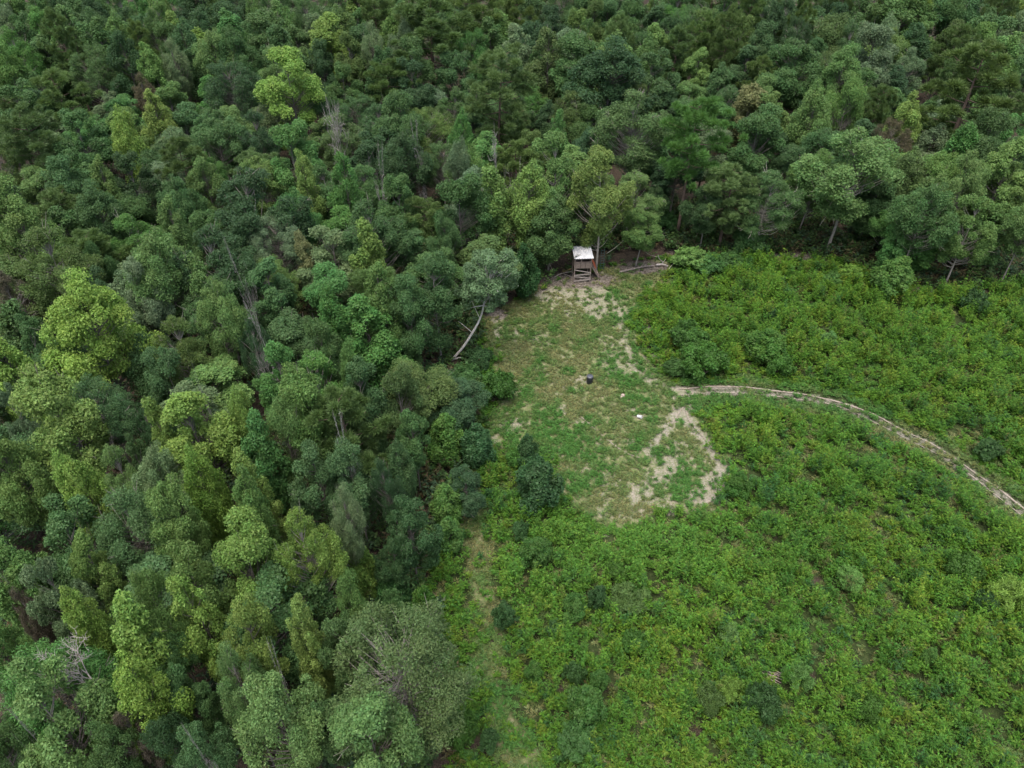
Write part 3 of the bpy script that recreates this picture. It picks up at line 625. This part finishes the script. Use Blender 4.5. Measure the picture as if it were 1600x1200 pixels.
# ------------------------------------------------------------------ ground cover (nobody could count it)
def cover(name, X, Y, Hh, Rr, colr, S, J, Lf, Wf, seed, z0=.0, t0=.22):
    rng = np.random.default_rng(seed); n = len(X)
    az = rng.random((n, S))*6.283; aa = rng.random((n, S))**.8; ln = .75+.4*rng.random((n, S))
    t = (np.arange(J)+rng.random((n, S, J)))/J; t = t0+(1-t0)*t
    rad = (Rr[:, None]*aa*ln)[..., None]*t**1.25
    z = (Hh[:, None]*(1-.4*aa)*ln)[..., None]*(t*(1.75-.78*t))
    ca, sa = np.cos(az)[..., None], np.sin(az)[..., None]
    P = np.stack([X[:, None, None]+rad*ca, Y[:, None, None]+rad*sa, z+z0], -1) + rng.normal(size=(n, S, J, 3))*.035
    side = np.where(rng.random((n, S, J)) < .5, 1, -1)*(.5+.6*rng.random((n, S, J)))
    dx = ca*.6 - sa*side; dy = sa*.6 + ca*side; dz = .25*rng.normal(size=dx.shape)+.12
    d = unit(np.stack([dx, dy, dz], -1).reshape(-1, 3)); P = P.reshape(-1, 3)
    up = unit(np.array([0, 0, 1.])+rng.normal(size=d.shape)*.45); s = unit(np.cross(up, d))
    k = .65+.7*rng.random(len(P))
    V, Fc = blades(P, d, s, Lf*k, Wf*k)
    cc = np.repeat(colr, S*J, 0)*(.6+.8*rng.random((len(P), 1))); cc = cc*(1+.12*rng.normal(size=(len(P), 3))*np.array([1, .3, .6])); cc = np.clip(cc, .004, .9)
    return obj(name, mesh_np(name, V, Fc, M_COVER, ('col', cc)))
def in_view(X, Y, m=40):
    px, py, d = proj(X, Y, 0*X); return (px > -m) & (px < 1600+m) & (py > -m) & (py < 1200+m*1.5)
rng = np.random.default_rng(77)
# brush of the field
n = 26000; bb = 120000
X = rng.uniform(-12, 72, bb); Y = rng.uniform(10, 86, bb); ok = in_view(X, Y); X, Y = X[ok], Y[ok]
sand, litter, dry, brushm, sf, scl, dst = masks(X, Y)
gapn = fbm(X*1.0, Y*1.0, 44, 2); pr = brushm*(.25+.75*sstep(.30, .48, gapn))*(1-.93*sstep(.25, .7, blob(BROWN, X, Y)))*(1-.85*sstep(1.7, .6, dst+(fbm(X*.5, Y*.5, 91)-.5)*1.5))
ok = (rng.random(len(X)) < pr); X, Y = X[ok], Y[ok]; print('brush candidates', len(X))
X, Y = X[:13000], Y[:13000]; sf, dst = sdist(FIELD, X, Y), dist(STRIP, X, Y)
big = fbm(X*.16, Y*.16, 3); med = fbm(X*.55, Y*.55, 4); fine = rng.random(len(X))
mnd = fbm(X*1.0, Y*1.0, 44, 2); Hh = (.16+1.3*sstep(.28, .75, mnd)+.5*med)*(.5+.9*big)*(.6+.8*rng.random(len(X)))*1.05; Hh *= np.where(rng.random(len(X)) < .06, 1.6, 1); Hh *= .55+.45*sstep(0, 2.5, sf); Hh *= .6+.4*sstep(.8, 2.6, dst)
dtr = np.minimum(dist(TRACK, X, Y), dist(TRACK, X, Y+1.0)); Hh *= .45+.55*sstep(.0, 2.4, -sdist(CLEAR, X, Y)); Hh *= .32+.68*sstep(1.0, 3.2, dtr)
Rr = .24+.30*rng.random(len(X))+.12*med
pal = np.array([(.105, .195, .032), (.125, .205, .032), (.078, .150, .030), (.150, .205, .036), (.058, .125, .045), (.12, .12, .045), (.085, .175, .036)])
sel = (med*.55+fbm(X*1.1, Y*1.1, 21)*.45); sel = (sel-sel.min())/(sel.max()-sel.min())
choice = np.clip((sel*7+rng.normal(size=len(X))*1.5), 0, 6.99).astype(int); order = np.array([4, 2, 6, 0, 0, 1, 3]); ci = order[choice]
ci = np.where(fine < .035, 5, ci); colr = pal[ci]*(.75+.35*big[:, None])*np.array([.88, .98, .80]); pt_ = sstep(.36, .62, fbm(X*.11, Y*.11, 93))[:, None]; colr = colr*((1-pt_)*np.array([.86, .98, .95])+pt_*np.array([1.0, 1.06, .88]))
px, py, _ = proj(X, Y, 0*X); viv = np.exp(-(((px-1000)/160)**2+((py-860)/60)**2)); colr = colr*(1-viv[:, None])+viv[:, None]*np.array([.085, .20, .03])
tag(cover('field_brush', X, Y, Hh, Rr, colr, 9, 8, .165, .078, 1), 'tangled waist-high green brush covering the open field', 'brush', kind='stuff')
# grass and weeds of the clearing and the mown strip
bb = 90000
X = rng.uniform(-12, 60, bb); Y = rng.uniform(14, 72, bb); ok = in_view(X, Y); X, Y = X[ok], Y[ok]
sand, litter, dry, brushm, sf, scl, dst = masks(X, Y)
dens = np.clip(dry + .3*sstep(2, .7, dst), 0, 1)*(1-.92*sstep(.18, .55, sand))*(.35+.9*fbm(X*.7, Y*.7, 51))*sstep(-.5, .4, sf)
dtr = dist(TRACK, X, Y); dens = np.maximum(dens, 1.0*sstep(2.4, 1.4, dtr)*sstep(.55, .9, dtr)*(X > 5)); far_ = X > at(1140, 609)[0]; dens = np.maximum(dens, .45*(dtr < .22)*far_); dens = np.maximum(dens, .10*(dtr < 1.0)*far_); dens = np.maximum(dens, .22*(brushm > .5)); dens *= 1-.85*sstep(.15, .6, blob(LITTER, X, Y))
ok = rng.random(len(X)) < dens; X, Y = X[ok], Y[ok]; X, Y = X[:11500], Y[:11500]; print('grass', len(X))
wet = fbm(X*.22, Y*.22, 61)*.5+fbm(X*.8, Y*.8, 62)*.5; wet = (wet-.5)*4.2+.42+.25*(rng.random(len(X))-.5)
wet = np.clip(wet, 0, 1)[:, None]
colr = wet*np.array([.066, .165, .034])+(1-wet)*np.array([.165, .182, .072]); colr *= .85+.3*rng.random((len(X), 1))
Hh = .07+.24*wet[:, 0]*(.6+.6*rng.random(len(X))); Rr = .2+.22*rng.random(len(X))
tag(cover('clearing_grass', X, Y, Hh, Rr, colr, 7, 6, .19, .055, 2, t0=.3), 'patchy green and tan grass in the clearing', 'grass', kind='stuff')
# undergrowth below the trees
bb = 90000
X = rng.uniform(-80, 75, bb); Y = rng.uniform(8, 95, bb); ok = in_view(X, Y, 10); X, Y = X[ok], Y[ok]
sf = sdist(FIELD, X, Y); nn = fbm(X*.3, Y*.3, 71)
px, py, _ = proj(X, Y, 0*X)
dens = sstep(1.0, -.6, sf)*sstep(.16, .32, nn)*(.5+.5*np.exp(-np.abs(sf)/9))*(Y < 80); dens *= np.where((px > 850) & (px < 1060) & (py > 395) & (py < 460), .06, 1)
ok = rng.random(len(X)) < dens; X, Y, nn = X[ok], Y[ok], nn[ok]; X, Y, nn = X[:7600], Y[:7600], nn[:7600]; print('undergrowth', len(X))
pal = np.array([(.045, .085, .03), (.06, .11, .035), (.075, .14, .04), (.05, .09, .045), (.09, .08, .04)])
colr = pal[rng.integers(0, 5, len(X))]*(.8+.4*rng.random((len(X), 1)))
tag(cover('undergrowth', X, Y, .5+2.4*nn*rng.random(len(X))**.6, .5+.5*rng.random(len(X)), colr, 7, 6, .27, .16, 3, t0=.3), 'dark leafy undergrowth on the forest floor', 'undergrowth', kind='stuff')

bb = 16000
X = rng.uniform(-110, 110, bb); Y = rng.uniform(62, 185, bb); ok = in_view(X, Y, 60) | (Y > 100); X, Y = X[ok], Y[ok]; sf = sdist(FIELD, X, Y)
ok = (sf < -3) & (np.abs(X) < Y*.8+10) & (fbm(X*.25, Y*.25, 73) > .34); X, Y = X[ok][:3800], Y[ok][:3800]
tag(cover('understory_thicket', X, Y, 1.2+2.6*rng.random(len(X)), .8+.9*rng.random(len(X)), pal[rng.integers(0, 4, len(X))]*(.8+.4*rng.random((len(X), 1))), 6, 5, .42, .26, 4, t0=.3), 'leafy thicket under the far trees', 'thicket', kind='stuff')

# ------------------------------------------------------------------ the trees, saplings and shrubs themselves
cr = random.Random(3)
for p in PLACED:
    kind = p['kind']; pc, pt, pH, pW = PROTO[kind][p['k']]; nm, kw, cat = NAMES[kind]
    e = obj(nm, None, None, (p['X'], p['Y'], -.02), (p['tilt'][0], p['tilt'][1], p['rz'])); e.scale = (p['sxy'], p['sxy'], p['sz'])
    e.empty_display_size = .3
    tag(e, p['label'], cat, GROUPS[kind])
    col = np.array(PAL[p['colour']][0])
    if kind not in 'DKSBY': col = col*np.array((1.17, 1.12, 1.12))
    if kind in 'DK':
        obj('trunk', pt, e, color=col*cr.uniform(.8, 1.05)); obj('branches', pc, e, color=col*cr.uniform(.9, 1.1)); continue
    j = cr.uniform(.88, 1.14)*((1.15 if p['colour'] == 'dark' else .98) if kind in 'SBY' else 1); col = col*np.array((j*cr.uniform(.93, 1.07), j, j*cr.uniform(.88, 1.12)))
    if kind in 'SBY' and p['colour'] == 'blue': col = col*np.array((.95, 1.0, .64))
    if kind in 'SBY': col = col*np.array((.90, 1.0, .80))
    b = np.array(BARK[kind])*cr.uniform(.8, 1.35)*(1.7 if 'base' in p['opt'] and kind in 'RFN' else 1)
    obj('crown', pc, e, color=col); obj('stems' if kind in 'SB' else 'trunk', pt, e, color=b)

# the tree that leans out over the clearing
def leaning_tree():
    rng = np.random.default_rng(42); b = at(704, 563, 0); m1 = at(735, 525, 2.6); m2 = at(750, 498, 4.2); m3 = at(757, 470, 6.0); c0 = at(762, 437, 8.2)
    e = obj('leaning_tree', None, None, tuple(b)); tag(e, 'tree with crooked pale trunk leaning out over the clearing edge', 'tree', 'trees of the mixed wood')
    L = lambda p: np.array(p)-b
    mb = MB(); pts = smooth_line([L(b)-np.array([0, 0, .1]), L(b)*.5+L(m1)*.5+np.array([.05, 0, -.15]), L(m1), L(m2), L(m3), L(c0)], 4)
    mb.tube(pts, np.linspace(.135, .045, len(pts)), 8)
    mb.tube(limb_curve(L(m1)*.8+L(m2)*.2, L(m1)+np.array([-1.0, .5, 1.2]), rng), np.linspace(.035, .012, 5), 5); mb.tube(limb_curve(L(m2), L(m2)+np.array([-.7, .6, 1.5]), rng), np.linspace(.04, .012, 5), 5)
    mb.tube(limb_curve(L(b)+np.array([.2, 0, .15]), L(b)+np.array([2.2, .4, .3]), rng), np.linspace(.1, .04, 5), 5)
    cc = L(c0); D = sphere_dirs(70, rng, -.85); R = np.array([2.5, 2.3, 2.9]); C = cc + D*R*(.55+.42*rng.random((70, 1)))
    C[:, 0] += .25*(C[:, 2]-cc[2]); rc = .42+.32*rng.random(70)
    for i in range(70):
        a0 = pts[int(len(pts)*(.72+.27*rng.random()))]; mb.tube(limb_curve(a0, C[i]+D[i]*rc[i]*(1.1 if i % 4 == 0 else .4), rng), np.linspace(.05, .014, 5), 4, False)
    cnt = (13500*rc**2/(rc**2).sum()).astype(int); idx = np.repeat(np.arange(70), cnt); d = unit(rng.normal(size=(len(idx), 3))+.5*D[idx]+np.array([0, 0, .35]))
    P = C[idx]+d*(rc[idx]*rng.random(len(idx))**.35)[:, None]*np.array([1, 1, .7]); V, Fc = leaves(P, unit(d*.8+np.array([0, 0, .45])+rng.normal(size=d.shape)*.55), np.full(len(P), .17), np.full(len(P), .125), rng)
    tone = np.zeros((len(P), 3)); ct = rng.random(70); tone[:, 0] = .35*ct[idx]+.6*rng.random(len(P)); tone[:, 1] = .25+.5*rng.random(len(P))
    obj('crown', mesh_np('crown', V, Fc, M_LEAF, ('tone', tone)), e, color=(.12, .205, .095)); obj('trunk', mb.mesh('trunk', M_BARK, True), e, color=(.62, .60, .56))
leaning_tree()

# the uprooted dead tree at lower left, propped in the smaller trees
def fallen_dead_tree():
    pc, pt, H, W = dead_tree(909, 9, 7, 1.15, 4, .17)
    a = at(168, 1097, 7.4); b = at(78, 1026, 10.0)
    e = obj('fallen_dead_tree', None, None, tuple(a)); d = Vector(b-a); e.rotation_euler = d.to_track_quat('Z', 'Y').to_euler(); s = d.length/H*1.25; e.scale = (s, s, s)
    tag(e, 'bare whitish dead tree toppled sideways against the crowns at lower left', 'dead tree', 'dead trees in the wood')
    obj('trunk', pt, e, color=(.38, .35, .33)); obj('branches', pc, e, color=(.38, .35, .33))
fallen_dead_tree()

# ------------------------------------------------------------------ the hunting stand
def hunting_stand():
    b = at(909, 440, 0); e = obj('hunting_stand', None, None, (b[0], b[1], 0), (0, 0, math.radians(3)))
    tag(e, 'wooden box hunting stand on braced legs under a white ribbed tin roof', 'hunting stand')
    W, Dp, zf, zs, zh, ze = 1.62, 1.7, 1.6, 2.30, 2.64, 2.8
    hw = W/2; yf, yb = 0.0, Dp
    def part(name, mb, mat, parent=e, label=None):
        o = obj(name, mb.mesh(name, mat), parent)
        if label: o['label'] = label
        return o
    for x in (-hw, hw):
        for y in (yf, yb): m = MB(); m.box((x, y, ze/2-.07), (.10, .10, ze+.06)); part('post', m, M_WOOD)
    m = MB(); m.box((0, Dp/2, zf), (W+.06, Dp+.06, .06)); part('floor', m, M_WOOD)
    pw = (W-.10)/3                                             # front wall: three boards side by side, each its own
    for i in range(3):
        m = MB(); m.box((-hw+.05+pw*(i+.5), yf-.035-.004*i, (zf+zs)/2+.02), (pw-.035, .03, zs-zf-.02)); part('panel', m, M_WOOD)
    m = MB(); m.box((0, yf-.06, zs+.03), (W+.08, .09, .05)); part('window_sill', m, M_WOOD)
    m = MB(); m.box((0, yf-.02, zh+.06), (W, .05, .10)); part('header', m, M_PALEWOOD)
    m = MB(); m.box((-.18, yf+.01, (zs+zh)/2), (.12, .05, zh-zs)); part('mullion', m, M_WOOD)
    for sx in (-1, 1):
        for k in range(3):
            zz = zf+.05+k*.24; m = MB(); m.box((sx*(hw+.062), Dp/2, zz+.115), (.026, Dp-.02, .225)); part('side_board', m, M_WOOD)
        m = MB(); m.box((sx*(hw+.06), Dp/2, ze-.12), (.026, Dp-.02, .2)); part('side_board', m, M_WOOD)
    m = MB(); m.box((0, yb+.07, (zf+ze)/2), (W, .026, ze-zf-.06)); part('back_wall', m, M_INTERIOR)
    zb = .02
    for (z1, z2, th) in ((1.45, 1.08, .09), (.80, .94, .11), (.66, .43, .09), (.12, .30, .13)):
        m = MB(); m.beam((-hw-.03, yf-.075, z1), (hw+.03, yf-.078, z2), .03, th, (0, 0, 1)); part('brace', m, M_PALEWOOD)
    for sx in (-1, 1):
        m = MB(); m.beam((sx*(hw+.07), yf, .3), (sx*(hw+.07), yb, 1.3), .03, .09, (0, 0, 1)); part('brace', m, M_WOOD)
    m = MB(); m.beam((-hw, yb+.07, 1.25), (hw, yb+.073, .4), .03, .09); part('brace', m, M_WOOD)
    # white tin roof: three ribbed sheets, falling slightly to the back
    x0, x1, y0, y1 = -hw-.14, hw+.16, -.32, Dp+.42; slope = -.012
    sw = (x1-x0)/3
    for s in range(3):
        m = MB(); xa = x0+s*sw; N = 25
        prof = []
        for i in range(N):
            u = i/(N-1); q = (u*4) % 1; prof.append((xa+u*sw*1.01, .055 if q < .2 else .0))
        for (yy) in (y0, y1):
            for tz in (0, -.012):
                for (x, h) in prof: m.v.append((x, yy, ze+.07+h+tz+slope*(yy-y0)+.004*s))
        for i in range(N-1):
            m.f += [(i, i+1, 2*N+i+1, 2*N+i), (N+i+1, N+i, 3*N+i, 3*N+i+1), (i+1, i, N+i, N+i+1), (2*N+i, 2*N+i+1, 3*N+i+1, 3*N+i)]
        m.f += [(0, 2*N, 3*N, N), (N-1, 2*N-1, 4*N-1, 3*N-1)]
        part('roof_sheet', m, M_TIN)
    for yy in (.02, Dp): m = MB(); m.box((0, yy, ze-.015), (W+.2, .094, .07)); part('rafter', m, M_PALEWOOD)
    # red-stained boards of the steps at the right-hand side
    for k, yy in enumerate((.55, 1.15)):
        m = MB(); m.beam((hw+.12, yy, 2.35-.15*k), (hw+.62, yy+.1, 1.15), .05, .16, (1, 0, .4)); part('side_rail', m, M_RED, label='reddish board slanting down from the roof edge')
    for k in range(6):
        zz = .2+.22*k; m = MB(); m.box((hw+.95-.1*k, .85, zz), (.18, .6, .04)); part('step', m, M_WOOD)
    for yy in (.53, 1.17): m = MB(); m.beam((hw+1.1, yy, -.05), (hw+.1, yy, 1.6), .04, .14, (1, 0, .5)); part('stringer', m, M_WOOD)
hunting_stand()
# a sprig of leaves that dropped on the stand's roof
def sprig():
    rng = np.random.default_rng(4); e = obj('leafy_twig', None, None, tuple(at(901, 401, 2.93)), (.0, .0, .3)); tag(e, 'small dark leafy twig lying on the white tin roof', 'twig')
    m = MB(); m.tube([(-.45, -.12, .02), (-.1, 0, .05), (.3, .1, .03)], [.015, .012, .006], 5); obj('stem', m.mesh('stem', M_BARK), e, color=(.12, .1, .08))
    for k in range(16):
        t = k/15; P = np.array([[-.45+.8*t, -.12+.22*t+rng.normal()*.05, .05+.02*rng.random()]]); d = unit(np.array([[rng.normal(), rng.normal(), .15]])); s = unit(np.cross(d, np.array([[0, 0, 1.]])))
        V, Fc = blades(P, d, s, np.array([.2]), np.array([.11])); obj('leaf', mesh_np('leaf', V, Fc, M_LEAF, ('tone', np.array([[.4, .5, 0]]))), e, color=(.03, .05, .03))
sprig()
def ladder():
    b = at(940, 422, 0); t = at(939, 393, 2.6); e = obj('ladder', None, None, (b[0], b[1], 0)); tag(e, 'dark green ladder propped on the trunk right of the stand', 'ladder')
    for sx in (-.19, .19): m = MB(); m.tube([(sx, 0, -.05), (sx*.9, .28, 2.3)], .028, 6); obj('rail', m.mesh('rail', M_LADDER), e)
    me = None
    for k in range(8):
        z = .2+.28*k
        if me is None: m = MB(); m.tube([(-.19, 0, 0), (.19, 0, 0)], .02, 6); me = m.mesh('rung', M_LADDER)
        obj('rung', me, e, (0, .28*z/2.3, z))
ladder()
# the black barrel, the white pail and the pinkish block in the clearing
def barrel():
    b = at(921, 598, 0); e = obj('barrel', None, None, (b[0], b[1], 0)); tag(e, 'black plastic barrel standing by a sandy spot in the clearing', 'barrel')
    m = MB(); m.lathe([(.0, .0), (.24, .0), (.255, .03), (.27, .22), (.278, .24), (.27, .26), (.275, .45), (.282, .47), (.272, .49), (.26, .66), (.25, .70), (0, .70)], 22); obj('body', m.mesh('body', M_PLASTIC, True), e)
    m = MB(); m.lathe([(.0, .70), (.262, .702), (.27, .715), (.27, .745), (.255, .765), (.12, .78), (0, .785)], 22); obj('lid', m.mesh('lid', M_LID, True), e)
    m = MB(); m.lathe([(.272, .685), (.285, .69), (.285, .705), (.272, .71)], 22); obj('clamp_ring', m.mesh('clamp_ring', M_LID, True), e)
barrel()
def pail():
    b = at(999, 651, .14); e = obj('pail', None, None, tuple(b), (math.radians(86), 0, math.radians(62))); tag(e, 'white plastic pail tipped on its side in the clearing grass', 'pail')
    m = MB(); m.lathe([(.0, -.18), (.12, -.18), (.125, -.17), (.145, .17), (.155, .175), (.155, .2), (.14, .2), (.115, -.16), (0, -.165)], 20); obj('body', m.mesh('body', M_WHITE, True), e)
    m = MB(); m.tube([(.15*math.cos(q), -.02-.15*math.sin(q), .19+.08*math.sin(q)) for q in np.linspace(0, math.pi, 12)], .005, 5); obj('handle', m.mesh('handle', M_LID), e)
pail()
def salt_block():
    b = at(972, 620, .0); m = MB(); rng = random.Random(2); ring = [(1.0, 0), (1.08, .06), (1.0, .14), (.8, .2), (.35, .225), (0, .23)]; n = 9
    for r, z in ring:
        for k in range(n):
            q = 2*math.pi*k/n; rr = .2*r*(1+.16*math.sin(2*q+1)+.1*rng.uniform(-1, 1)); m.v.append((rr*math.cos(q)*1.2, rr*math.sin(q), z*(1+.1*rng.uniform(-1, 1))-.02))
    for i in range(len(ring)-1):
        for k in range(n): m.f.append((i*n+k, i*n+(k+1) % n, (i+1)*n+(k+1) % n, (i+1)*n+k))
    o = obj('mineral_block', m.mesh('mineral_block', M_BLOCK), None, (b[0], b[1], 0), (0, 0, .6)); tag(o, 'worn pinkish mineral block lying between the barrel and the pail', 'mineral block')
salt_block()
# logs and sticks
def log(pts, r, label, col, name='fallen_log', twigs=2, seed=0):
    rng = np.random.default_rng(seed); P = [at(x, y, z) for x, y, z in pts]; o0 = P[0].copy(); P = smooth_line(np.array(P)-o0, 4)
    m = MB(); m.tube(P, np.linspace(r, r*.55, len(P)), 8)
    e = obj(name, None, None, tuple(o0)); tag(e, label, 'log', 'fallen wood')
    obj('stem', m.mesh('stem', M_BARK, True), e, color=col)
    for k in range(twigs):
        a = P[int(rng.integers(2, len(P)-1))]; m = MB(); m.tube(limb_curve(a, a+np.array([rng.normal()*.6, rng.normal()*.6, .25+.5*rng.random()]), rng), np.linspace(r*.4, .01, 5), 5); obj('side_branch', m.mesh('side_branch', M_BARK, True), e, color=col)
log([(968, 425, .12), (990, 420, .16), (1010, 416, .2), (1022, 415, .25)], .13, 'long grey-brown log lying right of the stand', (.20, .175, .155), seed=1)
log([(1025, 414, .2), (1035, 413, .25), (1044, 416, .15)], .12, 'pale whitish log end beside the leafy hedge', (.40, .37, .345), seed=2)
log([(1036, 410, .1), (1030, 404, .7), (1028, 398, 1.2)], .06, 'short grey limb sticking up behind the pale log', (.34, .30, .28), twigs=1, seed=3)
log([(1044, 422, .1), (1052, 411, .6)], .035, 'thin pale stick tilted against the leafy hedge', (.42, .38, .33), twigs=0, seed=4)
log([(1070, 428, .25), (1077, 427, .4), (1082, 428, .3)], .06, 'short grey log in the brush below the hedge', (.42, .40, .40), twigs=0, seed=5)
log([(866, 433, .1), (878, 427, .4), (894, 424, .7)], .045, 'thin grey branch lying left of the stand legs', (.30, .27, .25), twigs=2, seed=6)
log([(948, 396, 1.0), (960, 388, 1.6), (974, 376, 2.6)], .035, 'thin pale limb slanting up right of the ladder', (.40, .37, .33), twigs=1, seed=7)
log([(530, 578, 1.2), (560, 583, 1.4), (590, 592, 1.0)], .10, 'grey fallen trunk inside the wood left of the clearing', (.36, .33, .30), twigs=4, seed=8)
def sticks():
    rng = random.Random(6); c = at(1205, 1060, 0)
    for k in range(9):
        m = MB(); L = rng.uniform(.7, 1.5); m.tube([(-L/2, 0, 0), (-L/6, .04, .03), (L/5, -.03, .02), (L/2, .03, 0)], [.03, .028, .024, .014], 5)
        o = obj('stick', m.mesh('stick', M_BARK), None, (c[0]+rng.uniform(-.35, .35), c[1]+rng.uniform(-.3, .3), .12+.035*k), (rng.uniform(-.06, .06), rng.uniform(-.08, .08), rng.gauss(-.15, .35)), (.36, .30, .27))
        tag(o, 'grey dry stick in the small heap lying in the field', 'stick', 'sticks heaped in the field')
sticks()
print('placed', NHERO, len(PLACED))
